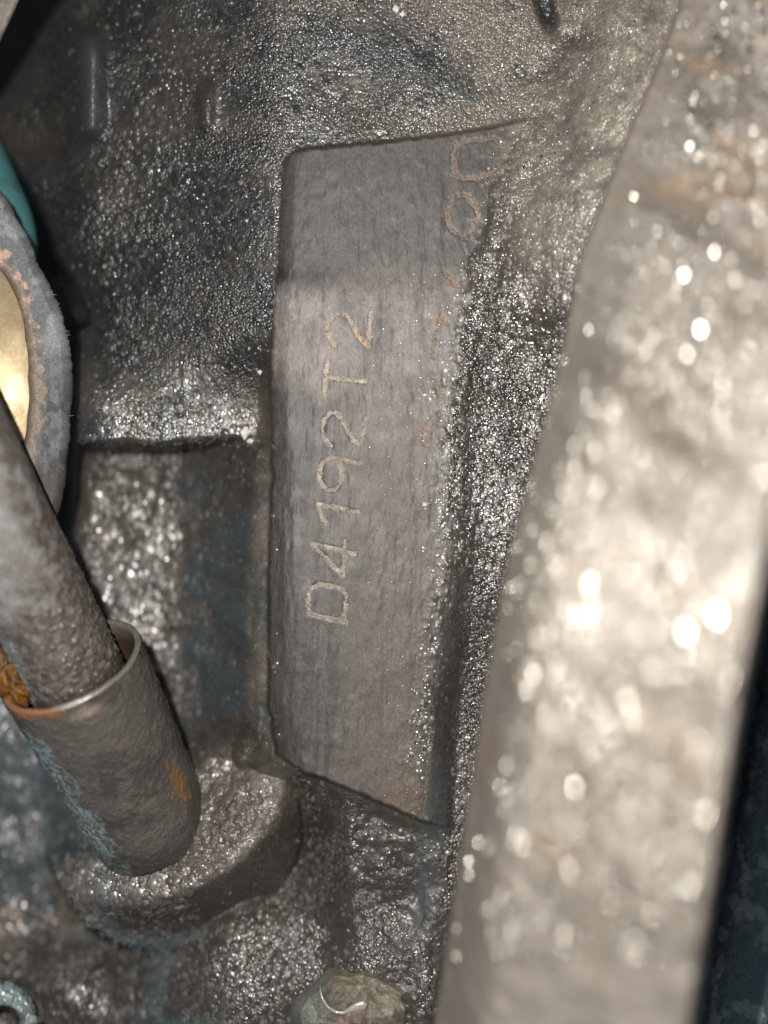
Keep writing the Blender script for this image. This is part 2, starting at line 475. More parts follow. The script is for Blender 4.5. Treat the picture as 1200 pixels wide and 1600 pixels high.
C = lay(C, (0.042, 0.035, 0.029), np.clip(ll + bl * (1 - bm), 0, 1) * 0.85 * (1 - low_teal))
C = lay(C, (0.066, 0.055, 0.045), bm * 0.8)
C = lay(C, (0.040, 0.034, 0.028), bm * sm(1.02, 1.12, e_in) * .8)  # outer wall of the boss darkened, its shade painted in
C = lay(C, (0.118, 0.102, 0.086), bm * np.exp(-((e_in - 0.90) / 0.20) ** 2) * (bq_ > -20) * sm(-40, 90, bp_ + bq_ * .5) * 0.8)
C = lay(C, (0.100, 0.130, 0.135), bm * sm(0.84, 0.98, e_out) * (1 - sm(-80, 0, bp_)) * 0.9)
C = lay(C, (0.160, 0.225, 0.235), (1 - sm(60, 74, corner)) * sm(26, 34, np.hypot(X - 5, Y - 1600)) * (0.6 + 0.4 * sm(.4, .5, nC)))
C = lay(C, (0.050, 0.070, 0.076), tealL * 0.8)
C = lay(C, (0.12, 0.09, 0.07), hollow * sm(0.52, 0.6, nB) * 0.7)
C = lay(C, (0.090, 0.130, 0.140), valley * sm(0.5, 0.6, nB) * 0.7)
C = lay(C, (0.030, 0.042, 0.052), rb * sm(560, 900, Y))
C = lay(C, (.018, .024, .028), C_hole * .9)
# the pad
pc = np.zeros_like(C) + np.array((0.122, 0.110, 0.100), f32)
streak = fbm(X * 1.0 + Y * 0.07, Y * 0.05, 9, 301, 3)
pc = lay(pc, (0.058, 0.053, 0.049), 0.95 * sm(0.40, 0.60, streak) * sm(560, 640, Y) * (1 - sm(505, 570, X - (Y - 900) * -0.02)))
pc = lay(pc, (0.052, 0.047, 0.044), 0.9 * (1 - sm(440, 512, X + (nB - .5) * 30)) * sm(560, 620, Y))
pc = lay(pc, (0.040, 0.041, 0.042), 0.9 * (1 - sm(440, 492, X + (nB - .5) * 24)) * (1 - sm(400, 440, Y)))  # upper-left shoulder darkened, light falloff on the rounding painted in
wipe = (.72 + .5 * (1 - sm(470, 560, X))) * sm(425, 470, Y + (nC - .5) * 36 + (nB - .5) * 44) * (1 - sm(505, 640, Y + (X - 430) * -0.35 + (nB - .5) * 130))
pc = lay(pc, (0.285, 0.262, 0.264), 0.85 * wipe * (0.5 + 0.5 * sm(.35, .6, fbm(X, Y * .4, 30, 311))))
pc = lay(pc, (0.078, 0.076, 0.075), 0.8 * (1 - sm(400, 430, Y)))
pc = lay(pc, (0.034, 0.029, 0.027), 0.95 * np.exp(-((Y - 430 - (X - 450) * 0.05) / 20) ** 2) * (1 - sm(480, 600, X + (nC - .5) * 80)) * sm(.25, .5, nC + .14))
scr = fbm(X + Y * .03, Y * .012, 3.4, 331, 2)
pc = lay(pc, (0.045, 0.042, 0.040), .40 * sm(.70, .84, scr) * (1 - .85 * sm(500, 600, X)) * sm(.35, .6, nB))
pc = lay(pc, (0.20, 0.185, 0.17), .16 * sm(.74, .86, fbm(X * 1.1 + Y * .05, Y * .014, 3.1, 337, 2)))
pc = lay(pc, (0.155, 0.138, 0.120), 0.55 * sm(820, 1050, Y) * sm(520, 600, X))
pc = lay(pc, (0.215, 0.140, 0.090), 0.8 * np.exp(-((X - 640) / 26) ** 2 - ((Y - 1245) / 34) ** 2))
pc = lay(pc, (0.085, 0.080, 0.078), 0.4 * sm(0.58, 0.72, fbm(X * 1.4, Y * .5, 26, 317)))
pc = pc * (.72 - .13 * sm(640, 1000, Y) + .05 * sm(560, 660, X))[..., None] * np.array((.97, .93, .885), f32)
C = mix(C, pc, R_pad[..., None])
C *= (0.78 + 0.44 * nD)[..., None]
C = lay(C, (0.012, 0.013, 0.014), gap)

C *= (1 - .38 * (1 - sm(380, 470, X)) * (1 - sm(560, 640, Y)))[..., None] * np.ones(3, f32)  # upper-left casting darkened further, deeper shadow put into the colour
# roughness per grain
ID = np.where(coarse > 0.5, i4, np.where(R_flank > 0.5, i3, i1))
RG = 0.30 + 0.26 * ID + 0.12 * (nB - 0.5)
RG = mix(RG, 0.22 + 0.24 * ID, R_flank * sm(330, 470, Y))
RG = mix(RG, 0.20 + 0.20 * ID, lipband)
RG = mix(RG, 0.40 + 0.22 * ID, coarse * 0.9)
RG = mix(RG, 0.5 + .1 * nC, strip_c * .8)
RG = mix(RG, 0.62 + 0 * ID, smooth_paint * 0.85)
RG = mix(RG, 0.46 + 0.14 * nC, R_pad)
RG = mix(RG, 0.36 + 0.24 * ID, np.clip(swell * 1.5, 0, 1))
RG = mix(RG, .3, rib1 * .8)
C = lay(C, (.11, .12, .125), rib1 * .7)  # left rib lightened, a highlight painted into its colour
RG = np.clip(RG, 0.18, 0.9)

GN = np.clip(amp * (1 - .45 * coarse) * (1 - .6 * strip_c) * (.35 + .75 * sm(.35, .6, nB)), 0, 1) + 0.10 * R_pad
V = Pn(X, Y, H)
cc = lambda a: (a[:-1, :-1] + a[1:, 1:]) * 0.5
padcell = (cc(psd) > 1.0) & (cc(rd) < 8)
bosscell = (cc(bm) > 0.5) & (~padcell)
shelfcell = (cc(Y) > 628) & (cc(Y) < cc(lowedge) + 14) & (cc(X) < 392) & (cc(gap) < 0.5)
hidden = cc(X) > np.interp(cc(Y), [0, 300, 600, 900, 1600], [2000, 1300, 1010, 930, 860])
hidden &= cc(X) < np.interp(cc(Y), [0, 700, 900, 1600], [0, 1150, 1060, 960])
restcell = ~(padcell | bosscell | shelfcell)

block = thing("engine_block", "oily black cast iron engine block wall with raised stamped number pad", "engine block")
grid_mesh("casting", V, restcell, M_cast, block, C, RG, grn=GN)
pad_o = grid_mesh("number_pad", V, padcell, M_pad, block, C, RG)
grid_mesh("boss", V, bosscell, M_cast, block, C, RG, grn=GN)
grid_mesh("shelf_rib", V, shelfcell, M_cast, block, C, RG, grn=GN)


def sample(A, px, py):
    gx = np.clip((px + 70) / STEP, 0, A.shape[1] - 2); gy = np.clip((py + 70) / STEP, 0, A.shape[0] - 2)
    ix = gx.astype(int); iy = gy.astype(int); fx = gx - ix; fy = gy - iy
    return (A[iy, ix] * (1 - fx) + A[iy, ix + 1] * fx) * (1 - fy) + (A[iy + 1, ix] * (1 - fx) + A[iy + 1, ix + 1] * fx) * fy


for k, (nm, lb, lines, x0, x1, y0, y1) in enumerate(fine_marks):
    gx, gy = np.meshgrid(np.arange(x0, x1, 0.9, dtype=f32), np.arange(y0, y1, 0.9, dtype=f32))
    d = stroke_dist(gx, gy, lines)
    n1 = fbm(gx, gy, 4.4, 400 + k, 3); n2 = fbm(gx, gy, 14, 440 + k, 2)
    w = 4.2 + (n1 - 0.5) * 8
    worn = k >= 7
    if worn:
        w = w + 1.2 + (n1 - .5) * 7 - 4.2 * sm(0.48, 0.66, n2)
    else:
        w = w - 2.4 * sm(0.62, 0.78, n2)
    keep = cc(w - d) > 0
    h = sample(H, gx, gy) + 0.55 + (n1 - 0.5) * 1.3 - 0.3 * sm(0, 3, d)
    c = np.zeros(gx.shape + (3,), f32) + np.array((0.198, 0.164, 0.128) if not worn else (0.170, 0.126, 0.098), f32)
    c = lay(c, (0.30, 0.19, 0.12) if k >= 6 else (0.30, 0.255, 0.195), sm(.5, .66, fbm(gx, gy, 16, 460 + k, 2)) * 0.8)
    if worn:
        c = c * .78
    if k in (5, 6):
        c = c * 1.35
    c = lay(c, (0.13, 0.11, 0.09), sm(.55, .7, n1) * 0.7)
    if keep.any():
        o = grid_mesh(nm, Pn(gx, gy, h), keep, M_mark, pad_o, c, 0.38 + 0.25 * n1)
        o['label'] = lb

# ---- shiny grit grains stuck in the oil ---------------------------
rs = np.random.RandomState(77)
gp = fbm(X, Y, 90, 951, 4); gp2 = fbm(X, Y, 34, 957, 3)
clump = sm(.40, .62, gp * .55 + gp2 * .45)
okm = (gap < .05) & (e_in > .62) & (np.hypot(X - 552, Y - 1600) > 70)
flk = R_flank * (1 - coarse) * (.12 + .88 * sm(.36, .56, fbm(X + Y * .16, Y * .11, 15, 961, 3)))
topm = (Y < 640) * (1 - R_pad) * (1 - R_flank)
sets = [  # candidates, probability, smallest, largest radius, height/radius, brightness
    (40000, flk * (X > 600) * sm(340, 480, Y) * (.4 + .6 * clump) * (1 - .85 * smooth_paint), 1.6, 4.4, .20, 1.0),
    (24000, R_right * (X > 700) * (Y < 480) * (Y > 150) * (.2 + .8 * clump), 1.3, 3.2, .26, .9),
    (52000, topm * (1 - far) * (.08 + .5 * clump) * (.34 + .66 * sm(360, 520, X)), 1.3, 3.1, .30, .8),
    (9000, topm * far * (.06 + .5 * clump), 3.0, 5.2, .42, .35),
    (30000, shelf * sm(628, 652, Y) * (1 - drop) * (1 - R_pad) * (.18 + .45 * clump), 1.8, 4.2, .26, 1.0),
    (17000, R_pocketL * (.04 + .96 * sm(740, 810, Y) * sm(.28, .5, gp2)), 4.0, 7.5, .17, 1.0),
    (7000, R_pocketL * 0.25, 2.5, 4.6, .30, .45),
    (7000, R_pocketR * .30, 2.6, 4.6, .34, .6),
    (56000, np.clip(ll + bl, 0, 1) * (1 - smooth_paint * .93) * (.05 + .95 * clump) * (1 - bm) * .75, 2.4, 5.2, .34, .9),
    (26000, np.clip(hump / 60 + 2.4, 0, 1) * bl * (1 - bm) * (.3 + .7 * clump), 3.6, 6.8, .33, 1.0),
    (26000, bm * (e_in < 1.04) * (.10 + .60 * clump) * .5, 1.5, 3.2, .22, 1.0),
    (14000, bm * (e_in >= 1.04) * (.1 + .4 * clump), 1.5, 2.8, .36, .5),
    (11000, R_pad * (.004 + .32 * sm(540, 690, X) * sm(380, 520, Y)), 0.9, 1.9, .22, .6),
    (3000, strip_c * (1 - R_pad) * .4, 1.2, 2.0, .35, .3),
    (12000, swell * .6, 2.4, 4.6, .30, .55),
    (9000, R_pocketL * sm(1000, 1040, Y) * .5, 2.6, 4.6, .25, .7),
    (5000, tealL * .04 + hollow * .10, 3.0, 5.0, .45, .3),
]
area = X.size
gv, gq, gc, gr_, nb = [], [], [], [], 0
k6 = np.arange(6); A6 = k6 * math.pi / 3
tq = np.array([(1 + k, 1 + (k + 1) % 6, 7 + (k + 1) % 6, 7 + k) for k in k6] )
tt3 = np.array([(0, 1 + 2 * k, 1 + (2 * k + 1) % 6, 1 + (2 * k + 2) % 6) for k in range(3)])
tmpl = np.concatenate([tt3[:, ::-1], tq])
for (n_, pr, ra, rb2, hr_, br) in sets:
    ys_, xs_ = np.nonzero((pr > 0.02) & okm)
    if len(ys_) == 0:
        continue
    n_eff = int(n_ * len(ys_) / area * 3.2)
    sel = rs.randint(len(ys_), size=n_eff)
    yy, xx = ys_[sel], xs_[sel]
    keep = rs.rand(n_eff) < pr[yy, xx]
    yy, xx = yy[keep], xx[keep]; n_eff = len(yy)
    px = xs[xx] + rs.uniform(-.8, .8, n_eff); py = ys[yy] + rs.uniform(-.8, .8, n_eff)
    r_ = ra + (rb2 - ra) * rs.rand(n_eff) ** 1.8
    ex = rs.uniform(.75, 1.3, n_eff); rot = rs.uniform(0, 6.28, n_eff)
    hz = r_ * hr_ * rs.uniform(.7, 1.4, n_eff)
    h0 = sample(H, px, py)
    sx_ = np.clip((sample(H, px + 5, py) - sample(H, px - 5, py)) / 10, -1, 1) * .7 + rs.normal(0, .10, n_eff)
    sy_ = np.clip((sample(H, px, py + 5) - sample(H, px, py - 5)) / 10, -1, 1) * .7 + rs.normal(0, .10, n_eff)
    lx = np.concatenate([[0], .55 * np.cos(A6), np.cos(A6)]); ly = np.concatenate([[0], .55 * np.sin(A6), np.sin(A6)])
    lz = np.concatenate([[1], np.full(6, .72), np.full(6, .02)])
    jx_ = 1 + rs.uniform(-.16, .16, (n_eff, 13))
    ux = lx[None] * (r_ * ex)[:, None] * jx_; uy = ly[None] * (r_ / ex)[:, None] * jx_
    dx = ux * np.cos(rot)[:, None] - uy * np.sin(rot)[:, None]; dy = ux * np.sin(rot)[:, None] + uy * np.cos(rot)[:, None]
    hh = h0[:, None] + dx * sx_[:, None] + dy * sy_[:, None] + lz[None] * hz[:, None]
    gv.append(Pn(px[:, None] + dx, py[:, None] + dy, hh).reshape(-1, 3))
    gq.append((np.arange(n_eff)[:, None, None] * 13 + nb + tmpl[None]).reshape(-1, 4)); nb += n_eff * 13
    tone = br * (.12 + .88 * rs.rand(n_eff) ** 2.0)
    warm = rs.rand(n_eff)
    col_ = np.stack([tone * .95, tone * (.88 + .07 * warm), tone * (.78 + .2 * warm)], -1)
    loc = C[yy, xx] * (1.0 + .6 * rs.rand(n_eff))[:, None]
    col_ = loc + (col_ - loc) * (.22 * rs.rand(n_eff))[:, None]
    gc.append(np.repeat(col_, 13, 0)); gr_.append(np.repeat(rs.uniform(.24, .58, n_eff), 13))
print("grains", nb // 13)
grains = np_mesh("grit", np.concatenate(gv), np.concatenate(gq), M_grit, block, np.concatenate(gc), np.concatenate(gr_))
grains['kind'] = 'stuff'

# ================================================================== tubes
axis = (P(238, 1290, -120) - P(112, 1040, 42)).normalized()
side_v = Vector((0.89, 0.0, 0.45)); side_v = (side_v - axis * side_v.dot(axis)).normalized()
front_v = axis.cross(side_v).normalized()
if front_v.y > 0:
    front_v = -front_v
Aw, Sw, Fw = (np.array(v) for v in (axis, side_v, front_v))


def pipe_shell(org, t0, t1, rfun, step=2.0, seed=0, gr=None, frame=None):
    Aw, Sw, Fw = frame or (globals()['Aw'], globals()['Sw'], globals()['Fw'])
    rmean = rfun(np.array([0.5 * (t0 + t1)]))[0]
    m = int(2 * math.pi * rmean / step); n = max(2, int((t1 - t0) / step))
    th, t = np.meshgrid(np.linspace(-math.pi, math.pi, m, endpoint=False), np.linspace(t0, t1, n))
    th = th.astype(f32); t = t.astype(f32)
    r = rfun(t)
    if gr is not None:
        r = r + gr(th * rmean, t)
    Vv = np.array(org) + (t * U)[..., None] * Aw + (r * U)[..., None] * (np.sin(th)[..., None] * Sw + np.cos(th)[..., None] * Fw)
    return Vv, t, th, rmean


# ---- guide sleeve --------------------------------------------------
rim_c = np.array(P(112, 1040, 42))
SL = (P(238, 1290, -120) - P(112, 1040, 42)).length / U + 12
slope_r = lambda t: 112 - 15 * (t / SL)
def sl_gr(u, t):
    a, b = grit(u + 900, t + 50, 8, 501, .25, .6, .5)
    ragged = 0.0
    return a * 2.0 + (fbm(u + 900, t, 30, 503) - 0.5) * 5 + (fbm(u + 900, t, 7, 507, 2) - 0.5) * 1.6
sleeve = thing("guide_sleeve", "short rusty open guide sleeve pressed into the boss with orange rust on its rim", "sleeve")
Vs, t, th, rm = pipe_shell(rim_c, 0, SL, slope_r, 2.0, gr=sl_gr)
u = th * rm
n1 = fbm(u + 900, t, 60, 511); n2 = fbm(u + 900, t, 16, 513); n3 = fbm(u + 900, t, 6, 517, 2)
c = np.zeros(t.shape + (3,), f32) + np.array((0.086, 0.078, 0.070), f32)
c = lay(c, (0.054, 0.048, 0.043), sm(.45, .62, n1) * 0.8)
c = lay(c, (0.130, 0.110, 0.088), sm(.60, .72, n2) * 0.5)
blue = sm(-0.62, -0.92, th + (n2 - .5) * 0.5 - (t / SL) * 0.30) * sm(20, 70, t)
c = lay(c, (0.200, 0.265, 0.275), blue * (1 - 0.85 * sm(.56, .66, n3)))
c = lay(c, (0.22, 0.11, 0.035), np.exp(-((u - 96) / 13) ** 2 - ((t - 232) / 34) ** 2) * 1.0)
c = lay(c, (0.25, 0.11, 0.035), sm(14, 2, t + (n2 - .5) * 16) * (th < -0.1) * 0.8)
c = lay(c, (0.040, 0.034, 0.030), sm(290, 340, t + (n2 - .5) * 60) * 0.7)
c = lay(c, (0.28, 0.22, 0.17), np.exp(-((u - 18) / 16) ** 2 - ((t - 20) / 8) ** 2))
wrap_mesh("sleeve_body", Vs, M_pipe, sleeve, c, 0.42 + 0.25 * n3, flip=True)
# rim (rounded lip) and bore
m = 360
ang = np.linspace(-math.pi, math.pi, m, endpoint=False).astype(f32)
prof = [(112, 0.5), (111, -3), (108, -4.5), (104, -4), (101.5, -1), (101, 4), (101, 30), (100, 120), (100, 220)]
wn = (fbm(ang * 112 + 900, ang * 0 + 3, 22, 521) - 0.5)
Vr = np.stack([rim_c + ((tt_ + wn * 4 * (k < 6)) * U)[..., None] * Aw + (r_ * U) * (np.sin(ang)[:, None] * Sw + np.cos(ang)[:, None] * Fw)
               for k, (r_, tt_) in enumerate(prof)])
c = np.zeros(Vr.shape, f32) + np.array((0.14, 0.125, 0.11), f32)
angm = np.repeat(ang[None], len(prof), 0)
c = lay(c, (0.26, 0.115, 0.055), (1 - sm(-0.28, -0.18, angm)) * sm(-2.0, -1.6, angm) * .85)
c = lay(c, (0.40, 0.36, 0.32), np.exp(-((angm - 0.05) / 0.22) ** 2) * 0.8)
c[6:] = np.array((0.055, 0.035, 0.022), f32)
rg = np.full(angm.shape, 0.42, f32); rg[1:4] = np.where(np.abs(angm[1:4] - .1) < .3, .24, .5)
wrap_mesh("sleeve_rim", Vr, M_pipe, sleeve, c, rg)
# flake of rust standing inside the rim
def blob(name, ctr, sx, sy, sz, mat, parent, base, tint, seed, n=56, bump=0.35, rough=0.6, frame=None):
    th_, ph_ = np.meshgrid(np.linspace(0, 2 * math.pi, n, endpoint=False), np.linspace(0.02, math.pi - 0.02, n // 2))
    dx, dy, dz = np.sin(ph_) * np.cos(th_), np.sin(ph_) * np.sin(th_), np.cos(ph_)
    nn = fbm(dx * 40 + dz * 23 + 300, dy * 40 + dz * 31 + 300, 14, seed, 4)
    r = 1 + (nn - 0.5) * 2 * bump
    A, B, D = frame or (np.array((1, 0, 0)), np.array((0, 0, 1)), np.array((0, -1, 0)))
    Vb = np.array(ctr) + ((dx * r * sx * U)[..., None] * A + (dy * r * sy * U)[..., None] * B + (dz * r * sz * U)[..., None] * D)
    cb = np.zeros(Vb.shape, f32) + np.array(base, f32)
    cb = lay(cb, tint, sm(.45, .62, fbm(dx * 40 + 200 + dz * 17, dy * 40 + 100, 9, seed + 5, 3)))
    return wrap_mesh(name, Vb.astype(f32), mat, parent, cb, np.full(th_.shape, rough, f32) - 0.2 * nn.astype(f32))

fk = rim_c + U * (-88 * Sw + 14 * Fw - 22 * Aw)
blob("rust_flake", fk, 23, 52, 26, M_rust, sleeve, (0.085, 0.042, 0.014), (0.20, 0.088, 0.020), 531, 80, 0.42, 0.55,
     (Sw, Aw, Fw))

# ---- round tube standing in the sleeve ----------------------------
rod_org = rim_c + U * (-6 * Sw - 14 * Fw)
r_ax = (P(112, 1040, 30) - P(-6, 800, 128)).normalized()
r_sd = (side_v - r_ax * side_v.dot(r_ax)).normalized(); r_fr = r_ax.cross(r_sd).normalized()
if r_fr.y > 0:
    r_fr = -r_fr
def rod_gr(u, t):
    a, b = grit(u + 900, t + 2000, 8.5, 541, .25, .65, .75)
    w = sm(-190, -60, t + u * 0.4)
    return a * (0.5 + 3.0 * w) + (fbm(u + 900, t + 2000, 10, 543, 3) - 0.5) * (1.2 + 2 * w)
tube = thing("dip_tube", "grey dirt-crusted round tube standing in the rusty guide sleeve", "tube")
Vt, t, th, rm = pipe_shell(rod_org, -760, 60, lambda t: 76 + 0 * t, 2.0, gr=rod_gr, frame=tuple(np.array(v) for v in (r_ax, r_sd, r_fr)))
u = th * rm
n1 = fbm(u + 900, t + 2000, 90, 551); n2 = fbm(u + 900, t + 2000, 24, 553); n3 = fbm(u + 900, t + 2000, 7, 557, 2)
c = np.zeros(t.shape + (3,), f32) + np.array((0.225, 0.218, 0.216), f32)
c = lay(c, (0.140, 0.130, 0.122), sm(.42, .62, n2) * 0.6)
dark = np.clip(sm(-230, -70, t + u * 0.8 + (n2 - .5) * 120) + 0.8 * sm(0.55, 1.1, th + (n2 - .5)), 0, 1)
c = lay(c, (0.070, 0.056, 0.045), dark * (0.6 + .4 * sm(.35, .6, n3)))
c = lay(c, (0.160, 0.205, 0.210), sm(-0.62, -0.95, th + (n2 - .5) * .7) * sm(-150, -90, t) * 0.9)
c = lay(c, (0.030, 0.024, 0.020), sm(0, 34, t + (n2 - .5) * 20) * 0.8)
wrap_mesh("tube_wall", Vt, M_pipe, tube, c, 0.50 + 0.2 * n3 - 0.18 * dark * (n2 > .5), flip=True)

# ================================================================== eye bracket at the left
def polar_fun(pts, cx, cy):
    a = np.array([math.atan2(y - cy, x - cx) for x, y in pts]); r = np.array([math.hypot(x - cx, y - cy) for x, y in pts])
    o = np.argsort(a); a, r = a[o], r[o]
    return lambda q: np.interp(q, np.concatenate([a - 2 * math.pi, a, a + 2 * math.pi]), np.tile(r, 3))

bc = (-110, 575)
outer = polar_fun([(-110, 250), (-50, 262), (0, 295), (28, 345), (60, 415), (86, 465), (104, 520), (112, 580), (110, 650), (103, 720), (94, 795),
                   (60, 860), (-20, 900), (-120, 910), (-260, 850), (-330, 700), (-340, 560), (-300, 400), (-210, 280)], *bc)
inner = polar_fun([(-110, 372), (-40, 388), (4, 425), (28, 470), (40, 530), (44, 590), (43, 650), (36, 700), (10, 745), (-60, 780), (-150, 775),
                   (-240, 690), (-260, 570), (-230, 440), (-170, 385)], *bc)
NA = 520
q = np.linspace(-math.pi, math.pi, NA, endpoint=False)
ro, ri = outer(q), inner(q)
ro = ro + (fbm(q * 300 + 2000, q * 0, 9, 601, 3) - .5) * 5
bracket = thing("eye_bracket", "grey rubber-coated eye bracket with a domed brass centre behind the round tube", "bracket")
prof = [(1.0, -6, -90), (1.0, 0, -40), (1.0, 0, -4), (1.0, -5, 8), (1.0, -13, 15)]
rows = []; K = []
for (k_, off, h_) in prof:
    rows.append((ro + off, np.full(NA, h_))); K.append(0)
for f_ in np.linspace(0.06, 0.97, 34):
    rows.append((ro - 13 + (ri + 8 - (ro - 13)) * f_, np.full(NA, 17 + 3 * math.sin(f_ * 3)))); K.append(f_)
for (off, h_) in ((5, 13), (1, 4), (0, -14), (-1, -40)):
    rows.append((ri + off, np.full(NA, h_))); K.append(1)
Rr = np.array([r for r, _ in rows]); Hh = np.array([h for _, h in rows]); Q = np.repeat(q[None], len(rows), 0)
bx, by = bc[0] + Rr * np.cos(Q), bc[1] + Rr * np.sin(Q)
ga, gi = grit(bx + 900, by, 7, 611, .3, .7, .7)
n1 = fbm(bx + 900, by, 40, 613); n2 = fbm(bx + 900, by, 12, 617)
Hh = Hh + ga * 1.6 * (0.4 + sm(560, 700, by)) + (n2 - .5) * 3.5
Kk = np.repeat(np.array(K)[:, None], NA, 1)
c = np.zeros(bx.shape + (3,), f32) + np.array((0.120, 0.127, 0.130), f32)
c = lay(c, (0.215, 0.222, 0.228), sm(.45, .62, n1) * (1 - sm(500, 600, by)) + 0.5 * sm(.55, .7, n2))
c = lay(c, (0.055, 0.060, 0.064), sm(520, 640, by) * sm(.35, .6, n2))
c = lay(c, (0.060, 0.048, 0.040), sm(690, 760, by) * 0.8)
lip = np.clip(sm(0.62, 0.82, Kk + (n2 - .5) * 0.9), 0, 1)
c = lay(c, (0.250, 0.205, 0.165), lip * 0.85)
c = lay(c, (0.46, 0.30, 0.24), sm(.54, .60, n2) * lip * (1 - sm(540, 600, by)) * 0.9)
c = lay(c, (0.02, 0.02, 0.022), (Hh < -20) * 1.0)
wrap_mesh("eye_ring", Pn(bx, by, Hh).astype(f32), M_rubber, bracket, c, 0.62 + 0.15 * n2, flip=True)
# brass dome in the eye
fr = np.linspace(1.0, 0.02, 50)
Rr = ri[None] * fr[:, None] - 1 * (fr[:, None] > .9); Q = np.repeat(q[None], 50, 0)
bx, by = bc[0] + Rr * np.cos(Q), bc[1] + Rr * np.sin(Q)
n2 = fbm(bx + 900, by, 30, 623)
Hd = -4 - 0.00130 * ((bx - bc[0]) ** 2 + ((by - bc[1]) * 0.82) ** 2) + (n2 - .5) * 0.8
c = np.zeros(bx.shape + (3,), f32) + np.array((0.50, 0.37, 0.23), f32)
c = lay(c, (0.30, 0.24, 0.15), sm(.5, .66, fbm(bx + 900, by, 22, 627)) * 0.8 + 0.85 * (1 - sm(520, 610, by)))
c = lay(c, (0.50, 0.22, 0.10), np.exp(-((bx - 5) / 16) ** 2 - ((by - 588) / 18) ** 2) * .6)
wrap_mesh("brass_dome", Pn(bx, by, Hd).astype(f32), M_brass, bracket, c, 0.34 + 0.25 * n2 + 0.2 * (1 - sm(480, 580, by)), flip=True)
# lint and burrs on the outer edge
lv, lq = [], []
rs = random.Random(5)
for k in range(34):
    a = rs.uniform(-1.0, 0.75) if k > 26 else (rs.gauss(-0.44, .05) if k % 2 else rs.gauss(-0.22, .04))
    r0 = float(outer(a)) - 2
    d = a + rs.uniform(-.9, .5); L_ = rs.choice((2, 2.5, 3, 3.5, 5, 7)); w_ = rs.uniform(.5, 1.2); h0 = rs.uniform(-6, 9)
    x0, y0 = bc[0] + r0 * math.cos(a), bc[1] + r0 * math.sin(a)
    nx_, ny_ = -math.sin(d), math.cos(d); b0 = len(lv)
    for (s_, f_) in ((-1, 0), (1, 0), (1, 1), (-1, 1)):
        lv.append(P(x0 + L_ * f_ * math.cos(d) + nx_ * w_ * s_ * (1 - .7 * f_), y0 + L_ * f_ * math.sin(d) + ny_ * w_ * s_ * (1 - .7 * f_), h0 + 3 * f_))
    lv.append(P(x0 + nx_ * 0, y0, h0 - 2)); lq += [(b0, b0 + 1, b0 + 2, b0 + 3), (b0 + 4, b0, b0 + 3, b0 + 2), (b0 + 1, b0 + 4, b0 + 2, b0 + 2 - 0)]
lq = [x for x in lq if len(set(x)) == 4]
lint = np_mesh("lint", np.array([tuple(v) for v in lv]), np.array(lq), M_rubber, bracket, np.full((len(lv), 3), .22, f32), np.full(len(lv), .4, f32))
lint['kind'] = 'stuff'

# ================================================================== hoses, corner plate
def hose(name, pts, rad, mat, colf, rough, label, cat, gr=0.0, seed=700, cap=True, n=120, m=72):
    """round hose along photo-plane points (px, py, h)"""
    pw = np.array([tuple(P(*p)) for p in pts])
    tt_ = np.linspace(0, len(pts) - 1, n); k0 = np.clip(tt_.astype(int), 0, len(pts) - 2); f_ = (tt_ - k0)[:, None]
    g = lambda i: pw[np.clip(i, 0, len(pts) - 1)]
    p0, p1, p2, p3 = g(k0 - 1), g(k0), g(k0 + 1), g(k0 + 2)
    ctr = 0.5 * (2 * p1 + (p2 - p0) * f_ + (2 * p0 - 5 * p1 + 4 * p2 - p3) * f_ ** 2 + (-p0 + 3 * p1 - 3 * p2 + p3) * f_ ** 3)
    tan = np.gradient(ctr, axis=0); tan /= np.linalg.norm(tan, axis=1)[:, None]
    fwd = np.array((0, -1.0, 0)); s_ = np.cross(tan, fwd); s_ /= np.linalg.norm(s_, axis=1)[:, None]
    f2 = np.cross(s_, tan); f2 *= np.sign(-f2[:, 1:2])
    th_ = np.linspace(-math.pi, math.pi, m, endpoint=False)
    arc_ = np.concatenate([[0], np.cumsum(np.linalg.norm(np.diff(ctr, axis=0), axis=1))]) / U
    uu, vv = np.meshgrid(th_ * rad, arc_)
    a_, i_ = grit(uu + 2000, vv + 2000, 11, seed, .25, .6, .6)
    rr = np.full(uu.shape, rad) + a_ * gr + (fbm(uu + 2000, vv, 40, seed + 1) - .5) * gr * 1.5
    if cap:
        e = np.clip((arc_[-1] - arc_) / rad, 0, 1); rr = rr * np.sqrt(np.clip(1 - (1 - e) ** 2, 0.0004, 1))[:, None]
    Vh = ctr[:, None] + (rr * U)[..., None] * (np.sin(th_)[None, :, None] * s_[:, None] + np.cos(th_)[None, :, None] * f2[:, None])
    o = wrap_mesh(name, Vh.astype(f32), mat, None, colf(uu, vv).astype(f32), np.full(uu.shape, rough, f32) + .2 * i_.astype(f32) * (gr > 0))
    return tag(o, label, cat)


def teal_col(u, v):
    return lay(np.zeros(u.shape + (3,), f32) + np.array((0.055, 0.165, 0.165), f32), (0.035, 0.11, 0.115), sm(.45, .65, fbm(u + 900, v, 50, 711)))
hose("teal_hose", [(-130, 60, -270), (-60, 190, -230), (-14, 290, -190), (12, 360, -170), (16, 440, -165)], 46, M_teal, teal_col, 0.5,
     "smooth teal painted pipe end peeking out above the eye bracket", "pipe")


